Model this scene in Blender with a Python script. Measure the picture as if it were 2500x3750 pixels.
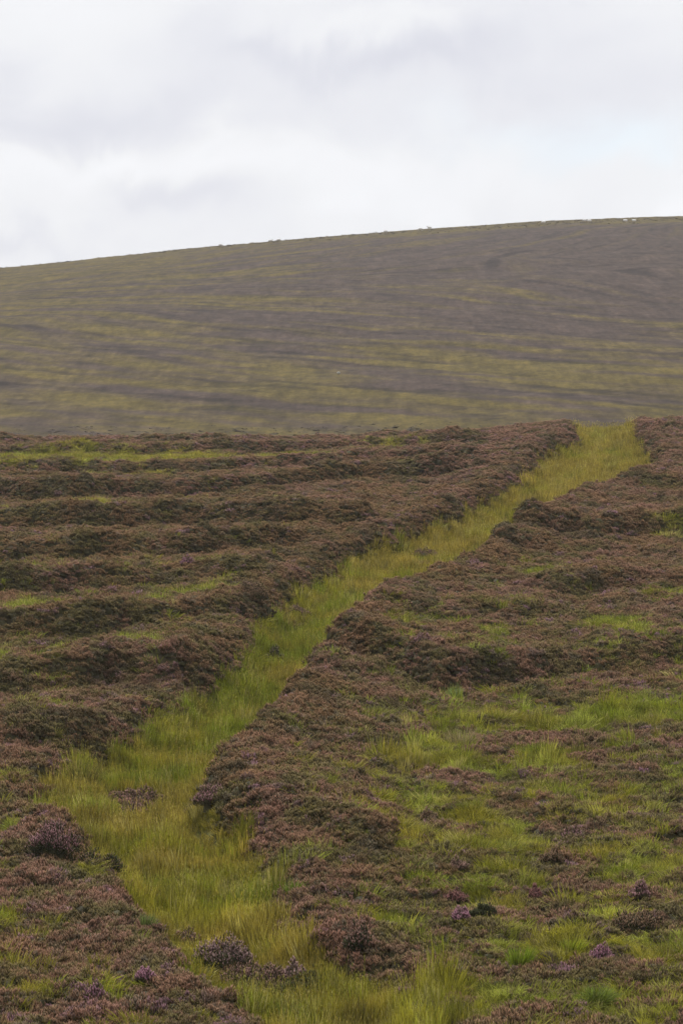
# Heather moor with a grassy drain running up to the skyline of a far hill. All lengths in metres.
import bpy, math, random
import numpy as np
for o in list(bpy.data.objects):
    bpy.data.objects.remove(o)
S = bpy.context.scene
COL = S.collection

# ------------------------------------------------------------------ camera
cam = bpy.data.cameras.new('camera'); camo = bpy.data.objects.new('camera', cam); COL.objects.link(camo)
camo.location = (0, 0, 0); camo.rotation_euler = (math.radians(90), 0, 0)
cam.lens = 135; cam.sensor_width = 36; cam.sensor_fit = 'AUTO'
cam.clip_start = 0.5; cam.clip_end = 6000
S.camera = camo

# ------------------------------------------------------------------ sun, sky, exposure
SUN_EL, SUN_AZ = 57.0, -25.0       # azimuth measured from +Y (away from the camera) towards +X
sun = bpy.data.lights.new('sun', 'SUN'); suno = bpy.data.objects.new('sun', sun); COL.objects.link(suno)
sun.energy = 1.5; sun.angle = math.radians(14); sun.color = (1.0, 0.96, 0.9)
suno.rotation_euler = (math.radians(SUN_EL - 90), 0, math.radians(-SUN_AZ))
S.view_settings.view_transform = 'Standard'; S.view_settings.look = 'None'
S.view_settings.exposure = 1.0; S.view_settings.gamma = 1.0; S.view_settings.use_curve_mapping = False
S.cycles.max_bounces = 6; S.cycles.diffuse_bounces = 3; S.cycles.glossy_bounces = 2
S.cycles.transmission_bounces = 3; S.cycles.volume_bounces = 1; S.cycles.transparent_max_bounces = 4
S.cycles.use_adaptive_sampling = True; S.cycles.adaptive_threshold = 0.015
S.cycles.use_denoising = True


def build_world():
    W = bpy.data.worlds.new('World'); S.world = W; W.use_nodes = True
    nt = W.node_tree; nt.nodes.clear(); N = nt.nodes.new; Lk = nt.links.new

    def math_(op, a, b=None, c=None):
        n = N('ShaderNodeMath'); n.operation = op
        for i, v in enumerate((a, b, c)):
            if v is None: continue
            if isinstance(v, (int, float)): n.inputs[i].default_value = v
            else: Lk(v, n.inputs[i])
        return n.outputs[0]
    out = N('ShaderNodeOutputWorld'); bg = N('ShaderNodeBackground'); bg.inputs['Strength'].default_value = 0.1
    Lk(bg.outputs[0], out.inputs[0])
    sky = N('ShaderNodeTexSky'); sky.sky_type = 'NISHITA'; sky.sun_disc = False
    sky.sun_elevation = math.radians(SUN_EL); sky.sun_rotation = math.radians(SUN_AZ)
    tc = N('ShaderNodeTexCoord'); sp = N('ShaderNodeSeparateXYZ'); Lk(tc.outputs['Generated'], sp.inputs[0])
    x, y, z = sp.outputs

    def noise(scale, detail, rough, sx=1, sy=1, sz=1, off=(0, 0, 0)):
        mp = N('ShaderNodeMapping'); mp.inputs['Scale'].default_value = (sx, sy, sz); mp.inputs['Location'].default_value = off
        Lk(tc.outputs['Generated'], mp.inputs[0])
        n = N('ShaderNodeTexNoise'); n.inputs['Scale'].default_value = scale; n.inputs['Detail'].default_value = detail
        n.inputs['Roughness'].default_value = rough; n.inputs['Distortion'].default_value = 0.6
        Lk(mp.outputs[0], n.inputs['Vector']); return n.outputs['Fac']
    warp = math_('MULTIPLY', math_('SUBTRACT', noise(22, 5, .55), 0.5), 0.055)
    warp2 = math_('MULTIPLY', math_('SUBTRACT', noise(25, 5, .55, off=(3, 1, 7)), 0.5), 0.05)
    xw = math_('ADD', x, warp); zw = math_('ADD', z, warp2)

    def blob(cx, cz, rx, rz, amt, soft=1.0):   # one bank of cloud, given by its direction
        dx = math_('DIVIDE', math_('SUBTRACT', xw, cx), rx); dz = math_('DIVIDE', math_('SUBTRACT', zw, cz), rz)
        d = math_('ADD', math_('MULTIPLY', dx, dx), math_('MULTIPLY', dz, dz))
        d = math_('ADD', d, math_('MULTIPLY', math_('LESS_THAN', y, 0), 50))
        return math_('MULTIPLY', math_('POWER', 2.718, math_('MULTIPLY', d, -soft)), amt * 1.35)
    def total(items):
        t = items[0]
        for i in items[1:]: t = math_('ADD', t, i)
        return t
    big = math_('MULTIPLY', math_('SUBTRACT', noise(9, 7, .55, 1, 1, 1.7, (2, 5, 1)), 0.5), 0.17)
    fine = math_('MULTIPLY', math_('SUBTRACT', noise(42, 6, .6, 1, 1, 1.8), 0.5), 0.06)
    grey = total([math_('ADD', big, fine)] + [blob(*b) for b in CLOUDS])
    lum = math_('SUBTRACT', 4.55, math_('MULTIPLY', grey, 5.0))
    # cloud colour: slightly lilac where it is thicker, neutral white where it is bright
    mix = N('ShaderNodeMixRGB'); mix.inputs[1].default_value = (0.985, 0.995, 1.025, 1); mix.inputs[2].default_value = (0.95, 0.965, 1.06, 1)
    t = math_('MULTIPLY', math_('ADD', grey, 0.02), 7.0); t.node.use_clamp = True
    Lk(t, mix.inputs[0])
    mul = N('ShaderNodeVectorMath'); mul.operation = 'SCALE'; Lk(mix.outputs[0], mul.inputs[0]); Lk(lum, mul.inputs['Scale'])
    gap = total([blob(*b) for b in GAPS]); 
    add = N('ShaderNodeMixRGB'); Lk(gap, add.inputs[0]); Lk(mul.outputs[0], add.inputs[1])
    sk = N('ShaderNodeVectorMath'); sk.operation = 'MULTIPLY_ADD'; Lk(sky.outputs[0], sk.inputs[0])
    sk.inputs[1].default_value = (0.25, 0.25, 0.25); sk.inputs[2].default_value = (2.9, 3.7, 4.2)
    Lk(sk.outputs[0], add.inputs[2])
    Lk(add.outputs[0], bg.inputs['Color'])


#         dir x   dir z   half-widths     greyness
CLOUDS = [(-.045, .0845, .018, .0065, .085), (-.030, .079, .016, .006, .06), (-.078, .071, .012, .004, .05),
          (-.075, .103, .035, .008, .075), (.020, .117, .020, .004, .045), (-.012, .119, .022, .0045, .045),
          (.040, .123, .028, .012, .05), (-.02, .108, .05, .014, .03), (.075, .110, .03, .012, .04),
          (.035, .135, .02, .004, .04), (-.04, .124, .02, .010, .03), (.02, .1275, .022, .005, -.05),
          (-.055, .0935, .03, .006, -.05), (-.01, .086, .085, .012, -.055), (.078, .0775, .012, .005, -.05), (-.085, .13, .02, .01, -.02)]
GAPS = [(.078, .0955, .022, .006, .16), (.055, .098, .03, .006, .10), (.083, .0885, .008, .004, .12)]
build_world()


# ------------------------------------------------------------------ noise and small numeric helpers
_rng = np.random.default_rng(7)
_perm = _rng.permutation(4096).astype(np.int64)
_gr = _rng.uniform(0, 2 * np.pi, 4096)
_gx, _gy = np.cos(_gr), np.sin(_gr)


def perlin(x, y, seed=0):
    x = np.asarray(x, float); y = np.asarray(y, float)
    xi = np.floor(x).astype(np.int64); yi = np.floor(y).astype(np.int64)
    xf, yf = x - xi, y - yi
    def g(i, j):
        h = _perm[(_perm[(xi + i + seed * 57) & 4095] + yi + j + seed * 131) & 4095]
        return _gx[h] * (xf - i) + _gy[h] * (yf - j)
    u = xf * xf * xf * (xf * (xf * 6 - 15) + 10); v = yf * yf * yf * (yf * (yf * 6 - 15) + 10)
    a = g(0, 0) * (1 - u) + g(1, 0) * u; b = g(0, 1) * (1 - u) + g(1, 1) * u
    return (a * (1 - v) + b * v) * 1.5


def fbm(x, y, octaves=4, seed=0, rough=.5):
    t = 0; a = 1; n = 0
    for k in range(octaves):
        t = t + a * perlin(x * 2 ** k, y * 2 ** k, seed + k); n += a; a *= rough
    return t / n * 1.3


def sstep(a, b, x):
    t = np.clip((x - a) / (b - a), 0, 1); return t * t * (3 - 2 * t)

# ------------------------------------------------------------------ lie of the land (surveyed in metres)
CREST = np.array([(-400, -2), (-60, .1), (-23, .2), (0, .24), (5, .52), (11, 1.1), (16, 1.05), (23, 1.5), (60, 2.2), (400, 3)], float)


def base_z(x, y):
    x = np.asarray(x, float); y = np.asarray(y, float)
    p = -12.69 + .071 * y
    k = np.clip(y - 215, 0, 115); p = p - .5 * .00105 * k ** 2 - np.clip(y - 330, 0, None) * .12
    near = -1.75 - .27 * y                       # the bank the photographer stands on
    p = np.where(y < 40, np.logaddexp(p * 2, near * 2) / 2, p)
    return p + sstep(150, 250, y) * np.interp(x, CREST[:, 0], CREST[:, 1])


DRAIN_L = np.array([(18, 300), (15.75, 263.0), (13.9, 232.36), (10.66, 214.1), (10.09, 205.72), (7.48, 191.16), (4.42, 177.44), (1.78, 166.52), (0.0, 159.0), (-1.37, 148.42), (-2.31, 141.22), (-3.24, 130.04), (-3.29, 121.68), (-3.93, 115.02), (-4.29, 109.68), (-5.16, 105.2), (-6.05, 100.08), (-7.15, 94.0), (-7.15, 89.04), (-6.37, 85.36), (-5.2, 81.24), (-4.46, 77.5), (-3.76, 74.4), (-3.17, 70.72), (-2.55, 67.62), (-1.82, 65.7), (-1.2, 63.5), (-.4, 56), (0, 40)])[::-1]
DRAIN_R = np.array([(22, 300), (20.0, 263), (18.2, 236), (17.2, 213.36), (16.92, 206.88), (14.62, 193.9), (11.59, 185.2), (10.51, 178.1), (8.17, 164.14), (5.67, 150.46), (3.75, 142.44), (2.23, 136.28), (1.41, 132.64), (0.84, 125.0), (0.43, 120.64), (-0.08, 115.44), (-0.99, 106.9), (-1.58, 100.7), (-1.81, 98.14), (-2.74, 93.88), (-3.02, 90.22), (-3.05, 85.78), (-2.2, 83.0), (-1.27, 80.8), (-1.1, 77.24), (-0.86, 75.66), (-0.94, 73.54), (-0.86, 71.54), (-0.25, 70.18), (0.63, 68.6), (1.18, 66.38), (1.41, 64.08), (2, 56), (3, 40)])[::-1]
#: banks cut across the slope: line of the foot, height
FACES = [
    ([(-40, 250), (-21.4, 250.0), (-15.9, 251.0), (-6.55, 252.0), (4.6, 255)], .4),
    ([(-40, 229), (-20.19, 227.18), (-15.19, 224.9), (-5.7, 228.94), (4.12, 231.62), (8.92, 228.14)], .55),
    ([(-40, 210), (-18.6, 209.28), (-9.59, 207.56), (-2.27, 212.9), (3.79, 213.4), (8.27, 211.52)], .6),
    ([(-30, 188.5), (-16.73, 188.18), (-12.67, 187.5), (-7.45, 190.36), (-3.52, 198.14), (0.72, 203.26), (6.49, 202.86)], .95),
    ([(-30, 170), (-15.1, 169.9), (-10.87, 169.88), (-6.7, 171.38), (-3.01, 169.34), (1.8, 169.18)], 1.0),
    ([(-25, 150), (-13.47, 151.58), (-10.32, 152.82), (-6.03, 154.08), (-3.36, 157.32), (-0.56, 158.64)], .95),
    ([(-25, 136), (-12.18, 137.08), (-9.35, 138.4), (-6.5, 140.7), (-3.54, 142.3), (-2.54, 142.86)], .8),
    ([(-20, 121), (-10.83, 121.82), (-8.28, 122.62), (-7.09, 124.68), (-4.94, 126.38), (-2.77, 129.9)], .85),
    ([(-18, 105), (-9.47, 106.5), (-7.3, 108.04), (-6.84, 110.6), (-5.11, 110.6), (-3.92, 112.62)], .95),
    ([(-16, 96.5), (-8.65, 97.32), (-7.3, 97.82), (-6.02, 99.66)], .7),
    ([(-6.9, 81.02), (-5.77, 81.2), (-5.2, 81.9)], .45),
    ([(6.02, 159.84), (8.66, 162.4), (11.68, 164.26), (14.78, 166.28), (17.21, 166.9), (30, 167)], .75),
    ([(4.19, 150.96), (6.52, 152.8), (8.73, 153.42)], .5),
    ([(7.17, 138.08), (8.9, 139.12), (11.09, 141.76), (13.71, 142.86), (25, 143)], .5),
    ([(-0.57, 114.7), (1.59, 111.6), (2.69, 108.04), (3.9, 109.64), (5.56, 111.6), (8.16, 114.7), (11.15, 116.12), (20, 117)], .78),
    ([(0.91, 128.12), (3.15, 126.38), (5.92, 128.12), (7.91, 130.82)], .3),
    ([(-2.08, 83.74), (-1.17, 82.26), (0.0, 80.14), (1.13, 79.12)], .4),
    ([(-0.52, 73.22), (0.52, 72.64), (1.28, 72.08)], .35),
    ([(8.5, 189), (13, 191), (20, 190), (40, 190)], .35),
]
#: patches of open grass: x, y, half-widths, strength
GRASS_PATCHES = np.array([
    (-15.2, 219, 7.5, 8, 0.98),
    (-18.5, 217, 3.5, 5, 0.8),
    (-3.2, 222, 3.8, 5, 0.62),
    (3.2, 232, 2.6, 4, 0.55),
    (-9, 221, 4, 5, 0.85),
    (3.68, 206.72, 1.76, 2.18, 0.5),
    (-11.74, 206.4, 4.4, 1.87, 0.4),
    (-12.04, 178.18, 6.34, 3.85, 0.35),
    (-6.26, 160.06, 2.85, 2.12, 0.2),
    (-7.72, 144.66, 4.63, 2.91, 0.35),
    (-10.1, 129.08, 2.94, 3.25, 0.5),
    (-6.52, 130.96, 1.86, 1.91, 0.25),
    (-4.72, 135.4, 1.16, 2.86, 0.75),
    (-5.79, 118.08, 1.34, 2.17, 0.6),
    (-9.22, 115.8, 1.32, 2.99, 0.7),
    (-9.22, 110.8, 1.1, 2.05, 0.4),
    (-4.85, 104.98, 0.97, 1.84, 0.8),
    (-7.98, 102.0, 1.16, 2.02, 0.45),
    (-7.06, 119.64, 0.51, 1.44, 0.6),
    (-7.45, 91.16, 0.91, 1.39, 0.5),
    (-7.15, 83.14, 0.44, 0.96, 0.9),
    (-5.3, 78.44, 0.73, 1.19, 0.8),
    (-6.36, 73.32, 0.31, 1.8, 0.55),
    (-5.58, 71.28, 0.56, 1.13, 0.45),
    (-5.15, 64.62, 0.37, 1.04, 0.7),
    (-3.7, 65.1, 0.6, 1.41, 0.55),
    (-2.76, 63.72, 0.41, 0.9, 0.5),
    (-2.35, 63.48, 0.18, 0.56, 0.6),
    (-4.29, 67.04, 0.48, 1.25, 0.3),
    (8.89, 123.76, 0.97, 6.83, 0.85),
    (10.02, 120.44, 1.28, 4.84, 0.55),
    (4.4, 123.76, 1.76, 4.26, 0.45),
    (2.02, 123.76, 1.23, 5.11, 0.5),
    (3.36, 118.08, 2.1, 3.1, 0.35),
    (2.85, 129.08, 0.83, 2.31, 0.45),
    (7.78, 145.82, 2.07, 2.95, 0.5),
    (6.01, 130.02, 1.48, 2.82, 0.3),
    (14.45, 165.16, 1.06, 2.75, 0.6),
    (13.53, 181.2, 1.55, 1.56, 0.3),
    (11.78, 138.0, 1.96, 3.17, 0.4),
    (2.39, 112.18, 2.39, 2.8, 0.35),
    (7.87, 116.54, 1.66, 2.27, 0.4),
    (2.97, 107.16, 0.46, 1.92, 0.8),
    (7.6, 106.86, 2.13, 2.54, 0.55),
    (6.17, 102.0, 3.48, 4.06, 0.95),
    (8.44, 103.18, 1.61, 4.14, 0.95),
    (3.47, 97.58, 2.29, 3.18, 0.9),
    (2.33, 93.52, 1.46, 2.92, 0.9),
    (5.09, 95.5, 2.72, 2.79, 0.85),
    (7.63, 97.58, 1.73, 2.65, 0.85),
    (1.37, 96.54, 0.41, 3.11, 0.7),
    (0.51, 88.9, 0.76, 1.76, 0.45),
    (1.02, 84.72, 1.02, 2.4, 0.75),
    (2.15, 86.34, 1.6, 2.9, 0.8),
    (3.43, 87.6, 1.25, 2.13, 0.6),
    (2.93, 82.38, 1.64, 3.4, 0.8),
    (3.76, 81.26, 1.27, 3.31, 0.8),
    (4.88, 84.72, 0.72, 2.4, 0.7),
    (1.32, 80.9, 1.04, 2.18, 0.55),
    (5.83, 86.34, 1.53, 2.07, 0.4),
    (5.83, 78.1, 1.39, 2.37, 0.7),
    (4.56, 75.48, 1.61, 2.86, 0.75),
    (5.24, 73.62, 1.31, 1.81, 0.75),
    (2.7, 75.8, 1.19, 1.92, 0.5),
    (3.63, 71.86, 1.02, 1.72, 0.45),
    (5.76, 70.44, 0.8, 1.65, 0.6),
    (3.98, 69.9, 0.99, 1.36, 0.55),
    (3.12, 68.56, 0.44, 1.83, 0.9),
    (4.12, 68.96, 0.29, 0.79, 0.95),
    (2.11, 66.06, 0.75, 1.7, 0.7),
    (1.89, 68.04, 0.77, 1.29, 0.4),
    (4.24, 64.86, 0.51, 1.17, 0.9),
    (3.43, 65.1, 0.42, 0.95, 0.6),
    (5.32, 63.94, 0.55, 0.91, 0.5),
    (5.22, 69.9, 0.6, 1.08, 0.6),
    (2.7, 63.26, 0.54, 0.89, 0.3),
    (0.65, 70.72, 0.7, 2.23, 0.4),
    (0.0, 66.06, 0.94, 2.18, 0.75),
    (1.17, 65.56, 0.75, 2.16, 0.8),
    (0.67, 63.26, 1.12, 1.33, 0.8),
    (-1.23, 69.1, 0.59, 1.86, 0.9),
    (1.77, 63.72, 0.45, 1.36, 0.6),
    (-7.14, 182.54, 5.19, 2.19, 0.2),
])
HEATHER_PATCHES = np.array([
    (5.2, 98, 2.4, .9, .6), (7.5, 100.5, 1.5, .8, .5), (2.6, 95.5, 1.0, .8, .45), (8.5, 97.2, 1.2, .7, .5), (4.2, 101.5, .9, .6, .4),
    (-4.9, 91.92, 0.78, 2.26, 0.8),
    (-3.33, 88.44, 0.44, 1.67, 0.8),
    (-5.55, 92.84, 0.33, 1.85, 0.7),
    (3.44, 161.18, 0.63, 1.89, 0.9),
    (7.91, 179.46, 0.51, 1.52, 0.7),
    (-1.59, 135.1, 0.43, 1.76, 0.7),
    (0.1, 133.66, 0.57, 1.14, 0.5),
    (-1.96, 70.7, 0.5, 1.34, 0.7),
    (-1.32, 68.64, 0.63, 1.38, 0.7),
    (-0.48, 67.64, 0.53, 0.98, 0.8),
    (0.2, 69.66, 0.3, 0.78, 0.6),
    (-3.81, 73.48, 0.31, 0.86, 0.3),
    (-2.02, 113.72, 0.32, 1.39, 0.5),
    (-4.02, 89.72, 0.38, 1.29, 0.4),
    (-0.19, 134.14, 0.67, 0.96, 0.4),
    (1.75, 144.5, 0.31, 0.89, 0.6),
])
TALL = (GRASS_PATCHES[:, 4] > .68) & (GRASS_PATCHES[:, 1] > 91) & (GRASS_PATCHES[:, 1] < 107) & (GRASS_PATCHES[:, 0] > 1) | (GRASS_PATCHES[:, 1] < 72) & (np.abs(GRASS_PATCHES[:, 0]) < 2)


def drain_inside(x, y):
    """metres inside the drain floor (negative: up on the bank), and metres to the right of its right edge"""
    w = .48 * fbm(x * .8, y * .45, 4, 40, .6)
    xl = np.interp(y, DRAIN_L[:, 1], DRAIN_L[:, 0]); xr = np.interp(y, DRAIN_R[:, 1], DRAIN_R[:, 0]) + np.interp(y, [70, 80, 84, 94, 104, 150, 190, 206, 250], [0, .15, .55, .6, .3, .1, .1, .7, .5])
    xl = xl + np.interp(y, [60, 84, 96, 108, 120, 150, 262], [0, 0, .3, .35, .5, .65, .3]); off = np.interp(y, [60, 72, 82, 90, 120, 260], [.25, .4, .6, .75, .8, .6])
    return np.minimum(x - xl, xr - off - x) + w, x - (xr - off), xl - x


def moor_z(x, y):
    x = np.asarray(x, float); y = np.asarray(y, float)
    z = base_z(x, y) - .25
    ins, sr, sl = drain_inside(x, y)
    on = sstep(50, 62, y)
    z = z - on * np.interp(y, [60, 72, 84, 100, 240, 262, 290], [.45, .45, .55, .85, .95, .6, .5]) * sstep(-.9, .55, ins)
    b = np.interp(y, [60, 72, 80, 86, 100, 130, 180, 262], [0, .14, .42, .90, 1.05, .80, .58, .32])
    z = z + b * sstep(-.7, .8, sr) * np.exp(-np.clip(sr - .8, 0, None) / 2.2)
    b = np.interp(y, [62, 90, 112, 130, 200, 262], [.15, .1, .2, .45, .5, .3])
    z = z + b * sstep(-.7, .9, sl) * np.exp(-np.clip(sl - .9, 0, None) / 2.5)
    for pts, h in FACES:
        p = np.array(pts); lo, hi = p[0, 0], p[-1, 0]
        yf = np.interp(x, p[:, 0], p[:, 1]) + .9 * fbm(x * .35, x * 0 + p[0, 1], 3, 21) * (1 if h > .45 else .6)
        s = y - yf
        win = sstep(lo - .6, lo + 1.2, x) * sstep(-hi - .6, -hi + 1.4, -x)
        hh = h * np.where(x < 0, .9, 1.0) * (1.0 + .45 * fbm(x * .22, x * 0 + p[0, 1] * 1.7, 2, 5))
        z = z + win * hh * (sstep(-.5, 1.3, s) * np.exp(-np.clip(s - 1.3, 0, None) / 7.5) - .18 * np.exp(-((s + .7) / .8) ** 2))
    g = 1 - .7 * sstep(-.2, .5, ins)
    lump = np.abs(perlin(x * .55 + .3 * perlin(x, y * .8, 9), y * .38, 1)) * .32 + np.abs(perlin(x * 1.3, y * 1.0, 3)) * .16   # rounded cushions with creases between
    z = z + .28 * sstep(200, 240, y) * fbm(x * .16, y * .05, 3, 8)
    z = z + on * g * (.16 * fbm(x * .3, y * .22, 2, 2) + lump - .17)
    return z


def soft_patches(P, x, y, ex=2.0):
    out = np.zeros_like(x)
    for cx, cy, rx, ry, s in P:
        m = (np.abs(x - cx) < 2.2 * rx) & (np.abs(y - cy) < 2.2 * ry)
        d = ((x[m] - cx) / rx) ** 2 + ((y[m] - cy) / ry) ** 2
        out[m] = np.maximum(out[m], s * np.exp(-d ** 1.4 * .7))
    return out


def grassiness(x, y):
    """0 heather .. 1 grass"""
    ins, sr, sl = drain_inside(x, y)
    n = fbm(x * .55, y * .35, 4, 11); n2 = fbm(x * 1.7, y * 1.3, 3, 17)
    g = soft_patches(GRASS_PATCHES, x, y); g = np.where((y < 91) & (x > -3), np.minimum(g, .60), g); g = np.where((y > 91) & (x > -1), g * .85, g); g = np.where(y > 205, np.minimum(g, .72), g)
    # damper, grassier ground low on the right; drier heather higher up
    reg = np.interp(y, [60, 80, 95, 110, 135, 165, 260], [.39, .41, .27, .22, .16, .06, .04]) * sstep(-3, 2, x) \
        + np.interp(y, [60, 80, 110, 130, 150, 260], [.25, .23, .24, .23, .16, .09]) * (1 - sstep(-3, 2, x))
    bank = np.exp(-np.clip(np.where(sr > 0, sr, 9), 0, 9) / 1.6) + .8 * np.exp(-np.clip(np.where(sl > 0, sl, 9), 0, 9) / 1.5)
    reg = reg * (1 - .85 * np.clip(bank, 0, 1)) ; g = g * (1 - .75 * np.clip(bank, 0, 1) * (y > 78))
    d = sstep(-.35, .15, ins)
    val = np.maximum(np.maximum(g * .9, reg) + .75 * n * (.25 + g) + .5 * n2 * (.25 + g), d * 1.0)
    return np.clip(val - soft_patches(HEATHER_PATCHES, x, y) * 1.1, 0, 1), d


# far hill ------------------------------------------------------------
SKYLINE = np.array([(-1000, -40), (-600, 0), (-300, 38), (-200, 50), (-97.8, 69.1), (-78.2, 71.3), (-58.7, 73.5), (-43, 75.3), (-19.6, 77.4), (0, 79.2), (15.6, 80.4), (35.2, 81.7), (57.6, 83.2), (82.1, 84.2), (97.8, 84.6), (200, 85.5), (320, 80), (700, 30), (1000, 0)])


def hill_z(x, y):
    x = np.asarray(x, float); y = np.asarray(y, float)
    zc = np.interp(x, SKYLINE[:, 0], SKYLINE[:, 1])
    t = np.clip((y - 380) / 720, -.15, None)
    prof = 109 * t - 27 * np.minimum(t, 1.25) ** 2 - np.clip(t - 1.25, 0, None) * 170
    k = (zc - 2) / 82.0
    rough = .55 * fbm(x * .03, y * .022, 3, 61) * sstep(380, 450, y) * (1 - .6 * sstep(900, 1050, y))
    return 2 + prof * k + rough + .10 * fbm(x * .3, y * .3, 2, 63) + .07 * fbm(x * .8, y * .45, 2, 65)


def hill_cover(x, y):
    """grass share and dark-heather share on the far hill"""
    k = np.interp(y, [424, 520, 620, 690, 760, 900], [.6, 1.1, 1.7, .6, -1.6, -3.0])
    yy = y + k * x
    n = fbm(x * .024, yy * .050, 3, 71, .55)
    m = fbm(x * .06, yy * .20, 3, 77, .55)
    g = np.interp(y, [420, 470, 520, 560, 610, 640, 690, 760, 850, 930, 1000, 1030], [.52, .54, .46, .34, .38, .38, .32, .34, .42, .4, .9, 1.2])
    right = np.interp(y, [430, 520, 600, 700, 935, 975], [.16, .06, -.2, -.38, -.34, .1])
    left = np.interp(y, [430, 600, 700, 850, 1000], [.06, .16, .28, .40, .45])
    a = np.clip(x / (y * .0889), -1.3, 1.3)
    g = g - .04 + right * sstep(-.25, .45, a) + left * sstep(.1, -.8, a)
    grass = sstep(-.30, .44, g - .42 + .80 * n + .50 * m)
    d = fbm(x * .05, yy * .20, 3, 83, .55)
    dark = sstep(.20, .48, d + .25 * fbm(x * .25, yy * .4, 2, 85) - .1 * n)
    return grass, dark


# ------------------------------------------------------------------ mesh helpers
def new_mesh(name, V, T, mats=(), smooth=False, **attrs):
    me = bpy.data.meshes.new(name)
    V = np.asarray(V, np.float32); T = np.asarray(T, np.int32)
    n, k = T.shape
    me.vertices.add(len(V)); me.vertices.foreach_set('co', V.ravel())
    me.loops.add(n * k); me.loops.foreach_set('vertex_index', T.ravel())
    me.polygons.add(n); me.polygons.foreach_set('loop_start', np.arange(n, dtype=np.int32) * k)
    if smooth: me.polygons.foreach_set('use_smooth', np.ones(n, bool))
    for a, v in attrs.items():
        v = np.asarray(v, np.float32)
        if v.ndim == 1:
            me.attributes.new(a, 'FLOAT', 'POINT').data.foreach_set('value', v)
        else:
            if v.shape[1] == 3: v = np.concatenate([v, np.ones((len(v), 1), np.float32)], 1)
            me.attributes.new(a, 'FLOAT_COLOR', 'POINT').data.foreach_set('color', v.ravel())
    for m in mats: me.materials.append(m)
    me.update(calc_edges=True); me.validate()
    return me


def link(name, me, parent=None, loc=None):
    o = bpy.data.objects.new(name, me); COL.objects.link(o)
    if parent: o.parent = parent
    if loc is not None: o.location = loc
    return o


def thing(name, label, cat, loc, group=None, rz=0):
    o = bpy.data.objects.new(name, None); COL.objects.link(o); o.empty_display_size = .3
    o.location = loc; o.rotation_euler = (0, 0, rz); o['label'] = label; o['category'] = cat
    if group: o['group'] = group
    return o


class Geo:
    """collects vertices and triangles with a height-on-the-plant value t, a random value and a colour per vertex"""
    def __init__(s): s.V = []; s.T = []; s.t = []; s.r = []; s.c = []; s.n = 0
    def add(s, V, T, t, r, c=None):
        s.V.append(V); s.T.append(T + s.n); s.t.append(t); s.r.append(r)
        s.c.append(np.ones((len(V), 3)) if c is None else c); s.n += len(V)
    def spindles(s, a, b, w, rng, c=None, tr=(0, .6, 1.), mid=.6, tm=None):
        n = len(a); d = b - a; L = np.linalg.norm(d, axis=1, keepdims=True) + 1e-9; d = d / L
        u = np.cross(d, rng.normal(size=(n, 3))); u /= np.linalg.norm(u, axis=1, keepdims=True) + 1e-9; v = np.cross(d, u)
        m = a + (b - a) * mid; ang = np.arange(3) * 2.0944
        ring = [m + (u * np.cos(q) + v * np.sin(q)) * np.asarray(w).reshape(-1, 1) for q in ang]
        V = np.stack([a] + ring + [b], 1).reshape(-1, 3)
        tri = np.array([(0, 2, 1), (0, 3, 2), (0, 1, 3), (4, 1, 2), (4, 2, 3), (4, 3, 1)])
        T = (np.arange(n)[:, None, None] * 5 + tri[None]).reshape(-1, 3)
        t = np.tile([tr[0], tr[1], tr[1], tr[1], tr[2]], n) * (1 if tm is None else np.repeat(tm, 5)); r = np.repeat(rng.random(n), 5)
        s.add(V, T, t, r, None if c is None else np.repeat(c, 5, 0))
    def blades(s, root, tip, sag, w, rng, c=None, tip_t=1.0):
        """grass blades: root to tip, bending out by the vector sag at mid length"""
        n = len(root); w = np.asarray(w).reshape(-1, 1)
        side = np.cross(tip - root, rng.normal(size=(n, 3))); side /= np.linalg.norm(side, axis=1, keepdims=True) + 1e-9
        pts = []; ts = []
        for q, ww in ((0, .8), (.38, 1.), (.72, .75)):
            p = root + (tip - root) * q + sag * (4 * q * (1 - q)); pts += [p - side * w * ww, p + side * w * ww]; ts += [q, q]
        pts.append(tip); ts.append(1)
        V = np.stack(pts, 1).reshape(-1, 3)
        tri = np.array([(0, 1, 3), (0, 3, 2), (2, 3, 5), (2, 5, 4), (4, 5, 6)])
        T = (np.arange(n)[:, None, None] * 7 + tri[None]).reshape(-1, 3)
        s.add(V, T, np.tile(np.array(ts) * tip_t, n), np.repeat(rng.random(n), 7), None if c is None else np.repeat(c, 7, 0))
    def mound(s, rx, ry, h, rng, t=.0, c=None, rings=3, seg=8, z0=-.05):
        V = [(0, 0, h)]
        for i in range(1, rings + 1):
            a = i / rings * 1.5708
            for k in range(seg):
                b = k / seg * 6.2832; q = rng.uniform(.8, 1.15)
                V.append((rx * math.sin(a) * math.cos(b) * q, ry * math.sin(a) * math.sin(b) * q, h * math.cos(a) + (z0 if i == rings else 0)))
        T = [(0, 1 + k, 1 + (k + 1) % seg) for k in range(seg)]
        for i in range(rings - 1):
            for k in range(seg):
                p, q = 1 + i * seg + k, 1 + i * seg + (k + 1) % seg
                T += [(p, p + seg, q + seg), (p, q + seg, q)]
        n = len(V); s.add(np.array(V), np.array(T), np.full(n, t), np.full(n, rng.random()), None if c is None else np.tile(c, (n, 1)))
    def mesh(s, name, mats):
        return new_mesh(name, np.concatenate(s.V), np.concatenate(s.T), mats, t=np.concatenate(s.t), rnd=np.concatenate(s.r), tint=np.concatenate(s.c))


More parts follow.
